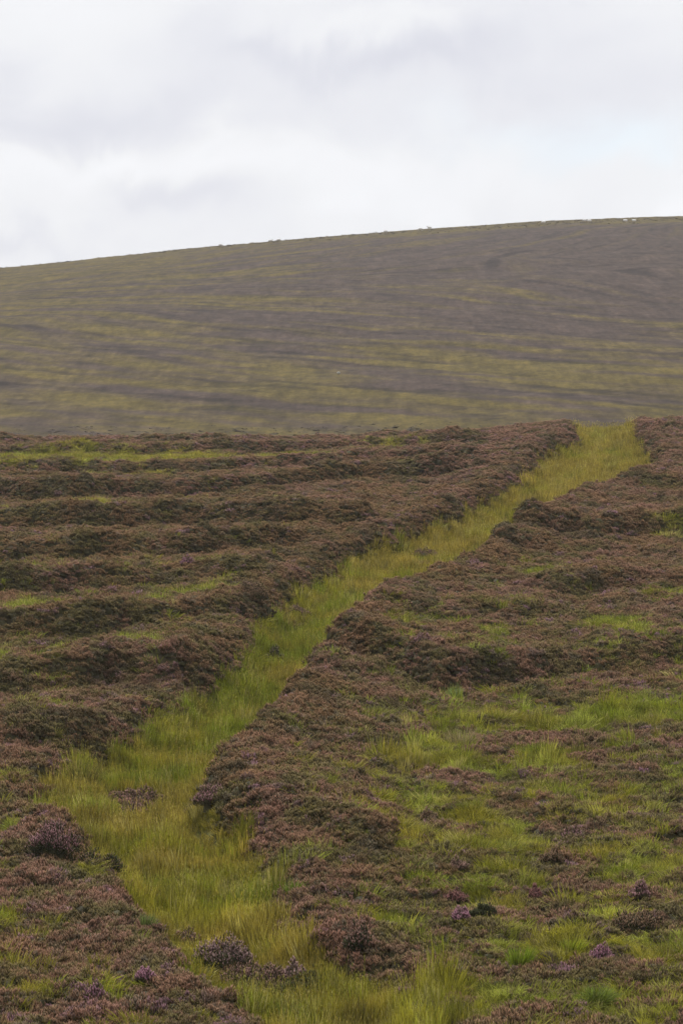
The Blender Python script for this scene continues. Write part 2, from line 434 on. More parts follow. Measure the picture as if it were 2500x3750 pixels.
# ------------------------------------------------------------------ materials
def plant_material(name, base, kind='INSTANCER', trans=.25, var=.45, rough=.7, spec=.15):
    m = bpy.data.materials.new(name); m.use_nodes = True; nt = m.node_tree; nt.nodes.clear(); N = nt.nodes.new; Lk = nt.links.new
    out = N('ShaderNodeOutputMaterial')
    at = N('ShaderNodeAttribute'); at.attribute_name = 't'
    ar = N('ShaderNodeAttribute'); ar.attribute_name = 'rnd'
    ac = N('ShaderNodeAttribute'); ac.attribute_name = 'tint' if kind == 'GEOMETRY' else 'hue'; ac.attribute_type = kind
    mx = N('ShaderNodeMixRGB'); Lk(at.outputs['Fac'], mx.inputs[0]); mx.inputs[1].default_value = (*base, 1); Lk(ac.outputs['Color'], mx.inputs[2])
    mr = N('ShaderNodeMapRange'); Lk(ar.outputs['Fac'], mr.inputs[0]); mr.inputs[3].default_value = 1 - var; mr.inputs[4].default_value = 1 + var
    sc = N('ShaderNodeVectorMath'); sc.operation = 'SCALE'; Lk(mx.outputs[0], sc.inputs[0]); Lk(mr.outputs[0], sc.inputs['Scale'])
    p = N('ShaderNodeBsdfPrincipled'); p.inputs['Roughness'].default_value = rough; p.inputs['Specular IOR Level'].default_value = spec
    Lk(sc.outputs[0], p.inputs['Base Color'])
    tr = N('ShaderNodeBsdfTranslucent'); Lk(sc.outputs[0], tr.inputs[0])
    ms = N('ShaderNodeMixShader'); ms.inputs[0].default_value = trans
    Lk(p.outputs[0], ms.inputs[1]); Lk(tr.outputs[0], ms.inputs[2]); Lk(ms.outputs[0], out.inputs[0])
    return m


def ground_material(name, scale, rough=.4, bump=.6, streak=0):
    m = bpy.data.materials.new(name); m.use_nodes = True; nt = m.node_tree; N = nt.nodes.new; Lk = nt.links.new
    p = nt.nodes['Principled BSDF']; p.inputs['Roughness'].default_value = .95; p.inputs['Specular IOR Level'].default_value = .1
    ac = N('ShaderNodeAttribute'); ac.attribute_name = 'tint'
    no = N('ShaderNodeTexNoise'); no.inputs['Scale'].default_value = scale; no.inputs['Detail'].default_value = 6
    tc = N('ShaderNodeTexCoord'); Lk(tc.outputs['Object'], no.inputs['Vector'])
    mr = N('ShaderNodeMapRange'); Lk(no.outputs['Fac'], mr.inputs[0]); mr.inputs[1].default_value = .3; mr.inputs[2].default_value = .7; mr.inputs[3].default_value = 1 - rough; mr.inputs[4].default_value = 1 + rough
    sc = N('ShaderNodeVectorMath'); sc.operation = 'SCALE'; Lk(ac.outputs['Color'], sc.inputs[0]); Lk(mr.outputs[0], sc.inputs['Scale'])
    col = sc.outputs[0]
    if streak:                                            # tufts and runnels combed down the slope
        for sx, sy, amp in ((.75, .085, streak), (.22, .05, streak * .8)):
            mp = N('ShaderNodeMapping'); mp.inputs['Scale'].default_value = (sx, sy, .2); Lk(tc.outputs['Object'], mp.inputs[0])
            n2 = N('ShaderNodeTexNoise'); n2.inputs['Scale'].default_value = 1; n2.inputs['Detail'].default_value = 5; n2.inputs['Roughness'].default_value = .65; Lk(mp.outputs[0], n2.inputs['Vector'])
            m2 = N('ShaderNodeMapRange'); Lk(n2.outputs['Fac'], m2.inputs[0]); m2.inputs[1].default_value = .3; m2.inputs[2].default_value = .7; m2.inputs[3].default_value = 1 - amp; m2.inputs[4].default_value = 1 + amp
            s2 = N('ShaderNodeVectorMath'); s2.operation = 'SCALE'; Lk(col, s2.inputs[0]); Lk(m2.outputs[0], s2.inputs['Scale']); col = s2.outputs[0]
    Lk(col, p.inputs['Base Color'])
    bp = N('ShaderNodeBump'); bp.inputs['Strength'].default_value = bump; bp.inputs['Distance'].default_value = .12; Lk(no.outputs['Fac'], bp.inputs['Height']); Lk(bp.outputs[0], p.inputs['Normal'])
    return m


# bushes that stand out: label, x, y, width, height, leaf colour, flower colour, share in flower
BROWN, MAUVE, PINK, VIVID, PALE, MAROON, GREY = (.290, .180, .110), (.35, .205, .165), (.39, .205, .215), (.41, .20, .26), (.39, .25, .235), (.29, .13, .12), (.27, .20, .16)
LEAF, DEEP, OLIVE = (.085, .070, .028), (.050, .055, .018), (.150, .130, .045)

BUSHES = [
    ('large mauve topped heather bush with shadowed flank standing alone in the drain grass', -2.15, 70.25, 1.0, .60, DEEP, PALE, .75),
    ('small pale pink heather tuft half sunk in drain grass beside the largest mauve bush', -2.94, 72.85, .42, .34, LEAF, MAUVE, .7),
    ('low wide mauve brown heather cushion spilling in front of the largest mauve bush', -1.55, 68.9, 1.1, .40, LEAF, MAUVE, .6),
    ('rounded pale pink heather bush standing just behind the dark green bush', -0.86, 69.0, .36, .40, LEAF, PALE, .8),
    ('heather bush with bright pink crown and dark green flank jutting into the drain grass', -5.95, 79.6, .95, .70, DEEP, PINK, .7),
    ('dark flowerless looking heather hump adjoining the pink crowned bush by the drain', -5.1, 79.3, 1.0, .62, DEEP, BROWN, .35),
    ('round dark brown heather bush at the end of a bank beside the drain', -3.05, 132.1, 1.05, .80, LEAF, BROWN, .6),
    ('flat topped mauve heather bush alone in the drain behind the round brown bush', -1.63, 138.95, .85, .45, LEAF, MAUVE, .7),
    ('sprawling pinkish heather patch in the middle of the tall straw coloured rushes', -4.93, 92.4, 1.3, .42, LEAF, MAUVE, .75),
    ('short rose tipped heather bush in front of the sprawling patch among rushes', -4.85, 90.2, .6, .34, LEAF, PINK, .6),
    ('pink tipped heather bush at the foot of the steep rounded bank', -2.85, 85.6, .75, .50, LEAF, PINK, .65),
    ('broad low brown heather mound with even dome in pale grass', 5.53, 72.0, 1.0, .42, DEEP, BROWN, .75),
    ('small rose brown heather bush sitting on pale grass above the broad brown mound', 5.77, 74.45, .34, .34, LEAF, PINK, .7),
    ('vivid magenta heather bush touching a dark green clump', 2.24, 71.6, .30, .36, DEEP, VIVID, .85),
    ('maroon heather bush growing just uphill from the vivid magenta one', 2.23, 75.15, .42, .32, DEEP, MAROON, .85),
    ('dark green leafy clump wedged against the vivid magenta heather', 2.62, 71.8, .42, .32, DEEP, DEEP, .1),
    ('dusty pink heather bush in the upper part of the pale grass slope', 4.99, 83.05, .40, .34, LEAF, PINK, .6),
    ('upright brown heather bush rising from bright green grass', 4.32, 78.9, .42, .42, LEAF, BROWN, .7),
    ('little dark mauve heather knob ringed by yellow green grass', 2.36, 77.6, .32, .30, LEAF, MAUVE, .75),
    ('small round brown heather tuft high on the pale grass below the hollow', 1.94, 85.05, .34, .30, LEAF, BROWN, .7),
    ('tiny maroon heather tuft surrounded by green grass', 3.78, 74.75, .22, .28, LEAF, MAROON, .9),
    ('brightest violet pink heather clump on the brown slope', 4.65, 68.65, .38, .34, DEEP, VIVID, .95),
    ('low dusky heather patch crossing the middle of the yellow drain', 3.6, 165.8, 1.3, .40, LEAF, MAUVE, .6),
    ('low reddish brown heather patch in the drain near its far end', 8.11, 183.85, .95, .32, LEAF, (.33, .15, .10), .6),
    ('two toned heather bush with pink side and dark side on grassy bank foot', 0.34, 69.1, .52, .50, DEEP, MAUVE, .5),
    ('pink heather knob on the drain edge of the lower bank', -2.47, 68.0, .28, .36, DEEP, PINK, .8),
    ('small violet heather cluster on the lower bank', -3.34, 65.6, .28, .34, LEAF, VIVID, .8),
    ('violet flecked heather tuft beside green grass near the bottom of the lower bank', -4.11, 64.35, .30, .36, LEAF, VIVID, .6),
    ('pink heather spot glowing on a brown bank above the drain', -5.74, 142.95, .45, .42, LEAF, VIVID, .7),
    ('dark grey green heather bush sunk in drain grass below the round brown bush', -2.17, 124.5, .58, .58, DEEP, GREY, .3),
]

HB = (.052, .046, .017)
GB = (.125, .125, .016)
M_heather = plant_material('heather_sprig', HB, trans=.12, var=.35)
M_grass = plant_material('grass_blade', GB, trans=.35, var=.5, rough=.6, spec=.12)
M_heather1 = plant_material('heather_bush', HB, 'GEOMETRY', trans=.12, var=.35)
M_grass1 = plant_material('grass_tuft', GB, 'GEOMETRY', trans=.35, var=.5, rough=.6, spec=.12)
M_far = plant_material('hill_vegetation', (.070, .053, .043), trans=.1, var=.22)
M_ground = ground_material('moor_soil', 3.0)
M_hill = ground_material('hill_soil', 1.6, .22, .3, .34)

# ------------------------------------------------------------------ ground
def grid_mesh(name, xs, ys, zf, cf, mat):
    X, Y = np.meshgrid(xs, ys); x = X.ravel(); y = Y.ravel(); z = zf(x, y)
    nx, ny = len(xs), len(ys); i = np.arange((ny - 1) * (nx - 1)); r, c = i // (nx - 1), i % (nx - 1); a = r * nx + c
    return new_mesh(name, np.stack([x, y, z], 1), np.stack([a, a + 1, a + nx + 1, a + nx], 1), [mat], True, tint=cf(x, y))


def spread(lo, hi, step, out, n=14):
    """even steps from lo to hi and ever wider ones beyond, out to +-out"""
    k = np.linspace(0, 1, n + 1)[1:] ** 2
    return np.concatenate([(lo - k * (out + lo))[::-1], np.arange(lo, hi, step), hi + k * (out - hi)])


def moor_colour(x, y):
    g, d = grassiness(x, y); g = g[:, None]
    return (1 - g) * np.array([.040, .030, .019]) + g * np.array([.085, .080, .022])


def hill_colour(x, y):
    g, d = hill_cover(x, y); g = g[:, None]; d = d[:, None]
    c = (1 - g) * np.array([.058, .0405, .0315]) + g * np.array([.092, .069, .017])
    s = (1 + .26 * fbm(x * .5, y * .5, 3, 95) + .14 * fbm(x * .12, y * .2, 3, 97) + .12 * perlin(x * 1.1, y * .8, 99))[:, None]
    return c * s * (1 - .5 * d)


go = link('moor_ground', grid_mesh('moor_ground', spread(-32, 32, .3, 500), np.concatenate([np.arange(-70, 54, 4.), np.arange(54, 120, .25), np.arange(120, 290, .4), np.arange(290, 420, 6.)]), moor_z, moor_colour, M_ground))
go['kind'] = 'structure'
ho = link('hill', grid_mesh('hill', spread(-125, 125, .8, 700, 20), np.concatenate([np.arange(330, 424, 8.), np.arange(424, 1120, 1.2), np.arange(1120, 1500, 14.)]), hill_z, hill_colour, M_hill))
ho['kind'] = 'structure'


# ------------------------------------------------------------------ ground cover, scattered as stuff
def make_protos(n, fn, mat, name):
    out = []
    for k in range(n):
        g = Geo(); fn(g, np.random.default_rng(100 + k * 7))
        out.append(bpy.data.objects.new(name, g.mesh(name, [mat])))
    return out


def heather_clump(g, rng, n=150, R=.28, H=.36, w=.0085, lobes=6, L=.13):
    """a heather cushion: several leaning bushlets, each a fan of upright flowering sprigs over a twiggy core"""
    g.mound(R * .7, R * .7, H * .52, rng, 0)
    k = n // lobes
    for _ in range(lobes):
        q = R * .85 * math.sqrt(rng.random()); b = rng.uniform(0, 6.283); top = H * rng.uniform(.72, 1.12) * (1 - .35 * (q / R) ** 2)
        c = np.array([q * math.cos(b), q * math.sin(b), 0]); r = R * rng.uniform(.32, .55)
        az = rng.uniform(0, 6.283, k); el = np.arcsin(rng.uniform(-.1, 1, k)); f = rng.uniform(.82, 1.16, k)[:, None]
        d = np.stack([np.cos(el) * np.cos(az) * r, np.cos(el) * np.sin(az) * r, np.sin(el) * top * .45], 1) * f
        tip = c + d + np.array([0, 0, top * .58])
        way = d / (np.linalg.norm(d, axis=1, keepdims=True) + 1e-6) * .8 + np.array([0, 0, 1.0]) + rng.normal(0, .2, (k, 3))
        way /= np.linalg.norm(way, axis=1, keepdims=True)
        tm = .30 + .80 * np.clip(np.sin(el), 0, 1)           # flowers crowd the tops, leaf and twig the flanks; mound shade painted in too
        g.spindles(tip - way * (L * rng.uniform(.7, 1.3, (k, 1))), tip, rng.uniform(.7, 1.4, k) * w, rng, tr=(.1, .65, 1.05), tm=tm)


def far_clump(g, rng): heather_clump(g, rng, 60, .6, .15, .036, 8, .12)


def fine_grass(g, rng, n=40, R=.15, H=.27, w=.0052, droop=.55, wind=.08, seeds=2):
    az = rng.uniform(0, 6.283, n); rr = R * np.sqrt(rng.random(n))
    root = np.stack([rr * np.cos(az), rr * np.sin(az), np.full(n, -.03)], 1)
    L = H * rng.uniform(.55, 1.25, n); az2 = az + rng.normal(0, .7, n); out = L * droop * rng.uniform(.1, 1.2, n)
    tip = root + np.stack([np.cos(az2) * out + wind * rng.uniform(.3, 1.5, n), np.sin(az2) * out, L * np.sqrt(np.clip(1 - (out / L * .75) ** 2, .12, 1))], 1)
    sag = np.zeros((n, 3)); sag[:, 2] = L * .16 * (out / L); sag[:, :2] = -.10 * (tip - root)[:, :2]
    g.blades(root, tip, sag, rng.uniform(.8, 1.3, n) * w, rng)
    if seeds:
        root = rng.normal(0, R * .5, (seeds, 3)); root[:, 2] = 0
        tip = root + np.stack([rng.normal(.05, .08, seeds), rng.normal(0, .07, seeds), H * rng.uniform(1.15, 1.6, seeds)], 1)
        g.spindles(root, tip, np.full(seeds, .0018), rng, tr=(.6, 1, 1.1)); g.spindles(root + (tip - root) * .86, tip, np.full(seeds, .0042), rng, tr=(1., 1.15, 1.15))


def rush_grass(g, rng): fine_grass(g, rng, 36, .12, .44, .0060, .22, .05, 3)
def mat_grass(g, rng): fine_grass(g, rng, 56, .19, .21, .0050, .95, .09, 0)


def rows(y0, y1, s0, s1, margin, rng, half=.0889, s_pow=1.0):
    """jittered rows of points over the ground the lens takes in, with a margin to either side"""
    xs, ys = [], []; y = y0
    while y < y1:
        s = s0 + (s1 - s0) * ((y - y0) / (y1 - y0)) ** s_pow
        w = half * y + margin; n = int(2 * w / s); xs.append(-w + (np.arange(n) + rng.uniform(-.5, .5, n) + .5) * s); ys.append(y + rng.uniform(-1.2, 1.2, n) * s); y += s
    return np.concatenate(xs), np.concatenate(ys)


def scatter(name, protos, P, scale, hue, rng, label=None, tilt=.15):
    n = len(P); me = bpy.data.meshes.new(name); me.vertices.add(n); me.vertices.foreach_set('co', np.asarray(P, np.float32).ravel())
    rot = np.stack([rng.normal(0, tilt, n), rng.normal(0, tilt, n), rng.uniform(-3.14, 3.14, n)], 1).astype(np.float32)
    me.attributes.new('rot', 'FLOAT_VECTOR', 'POINT').data.foreach_set('vector', rot.ravel())
    me.attributes.new('size', 'FLOAT_VECTOR', 'POINT').data.foreach_set('vector', np.asarray(scale, np.float32).ravel())
    me.attributes.new('pick', 'INT', 'POINT').data.foreach_set('value', rng.integers(0, len(protos), n).astype(np.int32))
    h4 = np.concatenate([hue, np.ones((n, 1))], 1).astype(np.float32)
    me.attributes.new('hue', 'FLOAT_COLOR', 'POINT').data.foreach_set('color', h4.ravel())
    o = link(name, me); o['kind'] = 'stuff'
    if label: o['label'] = label
    ng = bpy.data.node_groups.new(name + '_scatter', 'GeometryNodeTree')
    ng.interface.new_socket('Geometry', in_out='INPUT', socket_type='NodeSocketGeometry'); ng.interface.new_socket('Geometry', in_out='OUTPUT', socket_type='NodeSocketGeometry')
    N = ng.nodes.new; Lk = ng.links.new
    gi, gout = N('NodeGroupInput'), N('NodeGroupOutput'); iop = N('GeometryNodeInstanceOnPoints'); jo = N('GeometryNodeJoinGeometry')
    for p in protos:
        oi = N('GeometryNodeObjectInfo'); oi.inputs['Object'].default_value = p; oi.inputs['As Instance'].default_value = False
        ti = N('GeometryNodeGeometryToInstance'); Lk(oi.outputs['Geometry'], ti.inputs[0]); Lk(ti.outputs[0], jo.inputs[0])
    def attr(nm, ty):
        a = N('GeometryNodeInputNamedAttribute'); a.data_type = ty; a.inputs['Name'].default_value = nm; return a.outputs['Attribute']
    Lk(gi.outputs[0], iop.inputs['Points']); Lk(jo.outputs[0], iop.inputs['Instance']); iop.inputs['Pick Instance'].default_value = True
    Lk(attr('pick', 'INT'), iop.inputs['Instance Index']); Lk(attr('rot', 'FLOAT_VECTOR'), iop.inputs['Rotation']); Lk(attr('size', 'FLOAT_VECTOR'), iop.inputs['Scale'])
    Lk(iop.outputs[0], gout.inputs[0])
    o.modifiers.new('scatter', 'NODES').node_group = ng
    return o


def mixc(a, b, t): return np.asarray(a)[None, :] * (1 - t[:, None]) + np.asarray(b)[None, :] * t[:, None] if np.ndim(a) == 1 else a * (1 - t[:, None]) + np.asarray(b)[None, :] * t[:, None]


rng = np.random.default_rng(3)
Y_FAR = 275
# heather ---------------------------------------------------------------
x, y = rows(56, Y_FAR, .19, .34, 2.5, rng)
steep = np.clip((moor_z(x, y + .25) - moor_z(x, y - .25)) / .5, 0, 1.2)
for _ in range(2):                                        # as thick per square metre of bank as on the level
    m = rng.random(len(steep)) < (steep - .2) * 1.6; s = np.interp(y[:len(steep)][m], [56, Y_FAR], [.12, .2])
    x = np.concatenate([x, x[:len(steep)][m] + rng.normal(0, 1, m.sum()) * s]); y = np.concatenate([y, y[:len(steep)][m] + rng.normal(0, 1, m.sum()) * s])
g, d = grassiness(x, y)
keep = (g + rng.uniform(-.26, .26, len(x))) < .56
x, y, g = x[keep], y[keep], g[keep]
P = np.stack([x, y, moor_z(x, y) - .03], 1)
hn = fbm(x * .8, y * .6, 3, 31)
size = (.86 + .26 * hn + rng.normal(0, .07, len(x))) * (1 - .35 * np.clip(g * 1.6, 0, 1)); size = np.clip(size, .4, 1.5)
wide = np.interp(y, [60, 275], [1.0, 1.35]) * rng.uniform(.85, 1.2, len(x))
sc = np.stack([size * wide, size * wide, size * rng.uniform(.85, 1.15, len(x))], 1)
mauve = sstep(-.35, .5, fbm(x * .25, y * .16, 3, 33) + np.interp(y, [60, 75, 110, 150, 200, 235], [.25, .2, .05, -.25, -.05, .35]) + .2 * sstep(0, 10, x))
hue = mixc((.345, .190, .090), (.400, .205, .142), mauve)
hue = mixc(hue, (.165, .118, .060), .85 * sstep(.05, .5, fbm(x * .5, y * .3, 4, 39)))
green = sstep(.0, .6, .8 * fbm(x * .7, y * .5, 3, 35) + 1.1 * g + rng.normal(0, .2, len(x)))
hue = mixc(hue, (.210, .195, .055), green * .75)
pink = (rng.random(len(x)) < .02 + .28 * sstep(.25, .7, fbm(x * .9, y * .7, 3, 37)) * (.4 + mauve)) * rng.uniform(.4, 1, len(x))
hue = mixc(hue, (.40, .21, .27), pink)
dead = (rng.random(len(x)) < .06) * rng.uniform(.3, .9, len(x)); hue = mixc(hue, (.25, .20, .14), dead)
hue *= rng.uniform(.82, 1.18, len(x))[:, None]
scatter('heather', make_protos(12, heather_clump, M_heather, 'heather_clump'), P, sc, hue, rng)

# grass -----------------------------------------------------------------
x, y = rows(56, Y_FAR, .13, .27, 2.5, rng)
g, d = grassiness(x, y)
keep = (g + rng.uniform(-.26, .26, len(x)) * (d < .5)) > .45
x, y, g, d = x[keep], y[keep], g[keep], d[keep]
short = np.ones(len(x))                                  # grass is nibbled short round the bushes that stand in it
for a in BUSHES:
    short = np.minimum(short, 1 - .55 * np.exp(-(((x - a[1]) / (a[3] * .5 + .25)) ** 2 + ((y - a[2] + .8) / (a[3] * .4 + 1.3)) ** 2) ** 2))
z = moor_z(x, y)
tall = np.clip(d * (.75 + .8 * fbm(x * .5, y * .35, 3, 51)) + .06 * (soft_patches(GRASS_PATCHES[TALL], x, y) > .3) * (x > 1.5) + .6 * (soft_patches(GRASS_PATCHES[TALL], x, y) > .3) * (x <= 2), 0, 1)
kind = np.where(rng.random(len(x)) < tall, 2, np.where(rng.random(len(x)) < .55, 1, 0))
wet = fbm(x * .45, y * .28, 3, 53); straw = sstep(.0, .6, np.interp(y, [60, 75, 88, 100, 115, 140, 165, 250], [.1, .0, .3, -.1, -.3, -.1, .3, .35]) + fbm(x * .35, y * .3, 4, 55) * 1.2 + rng.normal(0, .12, len(x)) + .25 * d)
hue = mixc((.385, .350, .038), (.255, .305, .026), sstep(-.2, .5, wet + np.interp(y, [70, 82, 98, 110, 135, 160, 250], [.1, .0, .25, .4, .3, .0, -.15]) + rng.normal(0, .15, len(x))))
hue = np.where((d < .5)[:, None], mixc(hue, (.37, .41, .075), sstep(-.2, .5, fbm(x * .9, y * .6, 2, 57)) * .8), hue)
hue = mixc(hue, (.50, .335, .085), straw * np.where(d > .5, .55, .35))
pale = (rng.random(len(x)) < .10 + .12 * sstep(0, .5, fbm(x * .8, y * .5, 3, 54))) * rng.uniform(.4, 1, len(x)); hue = mixc(hue, (.56, .48, .17), pale)
hue *= (rng.uniform(.9, 1.1, len(x)) * (1 + .75 * fbm(x * 1.3, y * 1.0, 3, 58)).clip(.5, 1.5))[:, None]
for nm, k, fn in (('fine_grass', 0, fine_grass), ('mat_grass', 1, mat_grass), ('rush_grass', 2, rush_grass)):
    m = kind == k; s = rng.uniform(.7, 1.3, m.sum()) * (.92 + .75 * fbm(x[m] * .9, y[m] * .7, 3, 59)).clip(.45, 1.5); w = np.interp(y[m], [60, 275], [1.0, 1.7])
    s = s * np.where(d[m] < .5, .92, 1.0)
    scatter(nm, make_protos(7, fn, M_grass, nm + '_tuft'), np.stack([x[m], y[m], z[m]], 1), np.stack([s * w, s * w, s * short[m]], 1), hue[m], rng, tilt=.1)

# far hill ---------------------------------------------------------------
x, y = rows(424, 1075, .62, 1.35, 6, rng)
m = rng.random(len(x)) < np.interp(y, [424, 440, 960, 1000], [.3, 0, 0, .22]); x, y = x[m], y[m]
g, d = hill_cover(x, y); z = hill_z(x, y)
isg = rng.random(len(x)) < g * .9
hue = mixc((.090, .068, .057), (.132, .108, .036), np.clip(g + rng.normal(0, .08, len(x)), 0, 1))
hue = mixc(hue, (.16, .18, .05), sstep(.1, .6, fbm(x * .03, y * .03, 3, 91)) * .7 * sstep(620, 450, y))
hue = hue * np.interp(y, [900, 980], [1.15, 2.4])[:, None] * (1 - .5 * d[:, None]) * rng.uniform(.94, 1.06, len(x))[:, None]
s = rng.uniform(.6, 1.15, len(x)) * (1 + .5 * d) * np.interp(y, [424, 1075], [.75, 1.25])
hh = np.where(isg, rng.uniform(.4, .8, len(x)), rng.uniform(.7, 1.2, len(x)))
hh = hh * np.interp(y, [424, 480, 560, 960, 1010], [1.3, .8, .5, .5, 1.0])
P = np.stack([x, y, z - .05], 1); sc = np.stack([s, s, s * hh], 1)
protos = make_protos(6, far_clump, M_far, 'hill_clump')
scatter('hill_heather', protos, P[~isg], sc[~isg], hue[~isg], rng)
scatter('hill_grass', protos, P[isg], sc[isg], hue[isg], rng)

# ------------------------------------------------------------------ the air
HAZE = .00012
bx = np.array([(i, j, k) for i in (-760, 760) for j in (-90, 1600) for k in (-16, 103)], float)
haze_me = new_mesh('haze', bx, np.array([(0, 1, 3, 2), (4, 6, 7, 5), (0, 4, 5, 1), (2, 3, 7, 6), (0, 2, 6, 4), (1, 5, 7, 3)]))
M_air = bpy.data.materials.new('air'); M_air.use_nodes = True; _n = M_air.node_tree; _n.nodes.clear()
_o = _n.nodes.new('ShaderNodeOutputMaterial'); _v = _n.nodes.new('ShaderNodeVolumePrincipled'); _n.links.new(_v.outputs[0], _o.inputs['Volume'])
_v.inputs['Color'].default_value = (.93, .94, 1, 1); _v.inputs['Density'].default_value = HAZE
haze_me.materials.append(M_air); hzo = link('haze', haze_me); hzo['kind'] = 'stuff'

# ------------------------------------------------------------------ bushes one can pick out, each a thing with stems, foliage and flowers
def bush(label, x, y, w, h, leaf=LEAF, flower=MAUVE, bloom=.7, depth=.75, z=0, name='heather_bush', group=None):
    g0 = np.random.default_rng(int(abs(x * 31 + y * 17) * 10))
    t = thing(name, label, 'heather bush' if name == 'heather_bush' else 'bush', (x, y, float(moor_z(np.array([x]), np.array([y]))[0]) + z), group)
    h = h * 1.12 + .08; rx, ry = w / 2, w / 2 * depth
    st, fo, fl = Geo(), Geo(), Geo()
    k = 9; az = g0.uniform(0, 6.283, k); q = g0.uniform(.2, .8, k)
    tip = np.stack([np.cos(az) * rx * q, np.sin(az) * ry * q, h * (1 - .5 * q)], 1)
    st.spindles(tip * np.array([.15, .15, 0]) - np.array([0, 0, .05]), tip, np.full(k, .010), g0, np.full((k, 3), (.07, .05, .035)), mid=.25)
    fo.mound(rx * .62, ry * .62, h * .5, g0, 0, np.array(leaf) * .9, z0=-.08)
    lob = max(6, int(14 * w * h / .5))
    for i in range(lob + 9):
        q = math.sqrt(g0.random()) * .85; b = g0.uniform(0, 6.283); top = h * g0.uniform(.70, 1.08) * (1 - .45 * q * q)
        if i >= lob: q, b, top = .9, (i - lob) * .698 + g0.uniform(-.3, .3), h * g0.uniform(.42, .62)      # skirt of low branches
        c = np.array([q * rx * math.cos(b), q * ry * math.sin(b), 0]); r = min(rx, .5) * g0.uniform(.28, .48) + .02
        n = 70; a = g0.uniform(0, 6.283, n); el = np.arcsin(g0.uniform(-.35, 1, n)); f = g0.uniform(.8, 1.15, n)[:, None]
        d = np.stack([np.cos(el) * np.cos(a) * r, np.cos(el) * np.sin(a) * r, np.sin(el) * top * .5], 1) * f
        p = c + d + np.array([0, 0, top * .5])
        way = d / (np.linalg.norm(d, axis=1, keepdims=True) + 1e-6) * .7 + np.array([0, 0, .8]) + g0.normal(0, .2, (n, 3)); way /= np.linalg.norm(way, axis=1, keepdims=True)
        isf = (el > .15) & (g0.random(n) < bloom)
        for G, m, col, L in ((fo, ~isf, leaf, .10), (fl, isf, flower, .085)):
            nn = int(m.sum())
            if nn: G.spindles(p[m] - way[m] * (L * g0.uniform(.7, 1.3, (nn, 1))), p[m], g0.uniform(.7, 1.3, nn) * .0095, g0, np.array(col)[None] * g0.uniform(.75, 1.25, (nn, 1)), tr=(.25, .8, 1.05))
    link('stems', st.mesh('stems', [M_heather1]), t)['kind'] = 'stuff'; link('foliage', fo.mesh('foliage', [M_heather1]), t)['kind'] = 'stuff'
    if fl.V: link('flowers', fl.mesh('flowers', [M_heather1]), t)['kind'] = 'stuff'
    return t


def tussock(label, x, y, w, h, green=(.20, .26, .03), straw=None, droop=.4, n=260, wind=.05, z=0, bw=.0055, group=None):
    g0 = np.random.default_rng(int(abs(x * 37 + y * 13) * 10))
    t = thing('grass_tussock', label, 'grass tussock', (x, y, float(moor_z(np.array([x]), np.array([y]))[0]) + z), group)
    def fan(G, n, H, cols, bw, spread=1.0):
        az = g0.uniform(0, 6.283, n); rr = w * .20 * np.sqrt(g0.random(n)); root = np.stack([rr * np.cos(az), rr * np.sin(az) * .8, np.full(n, -.04)], 1)
        L = H * g0.uniform(.6, 1.15, n); a2 = az + g0.normal(0, .5, n); out = w * .40 * spread * g0.uniform(.1, 1.15, n)
        tip = root + np.stack([np.cos(a2) * out + wind * g0.uniform(.3, 1.5, n), np.sin(a2) * out * .8, L * (1 - droop * (out / (w * .5)) ** 2)], 1)
        sag = np.zeros((n, 3)); sag[:, 2] = L * droop * .25; sag[:, :2] = -.1 * (tip - root)[:, :2]
        G.blades(root, tip, sag, g0.uniform(.8, 1.3, n) * bw, g0, np.array(cols)[None] * g0.uniform(.75, 1.25, (n, 1)))
    a = Geo(); fan(a, n, h, green, bw); link('blades', a.mesh('blades', [M_grass1]), t)['kind'] = 'stuff'
    if straw is not None:
        b = Geo(); fan(b, n // 4, h * 1.12, straw, bw * .9, 1.05); link('seed_stalks', b.mesh('seed_stalks', [M_grass1]), t)['kind'] = 'stuff'
    return t


BUSH = 'heather bushes that stand out on the moor'
for a in BUSHES:
    bush(*a, group=BUSH)
bush('dark green bush without flowers at the bottom of the drain', -0.57, 67.1, 1.1, .55, (.060, .068, .018), (.085, .085, .025), .5, name='evergreen_bush')

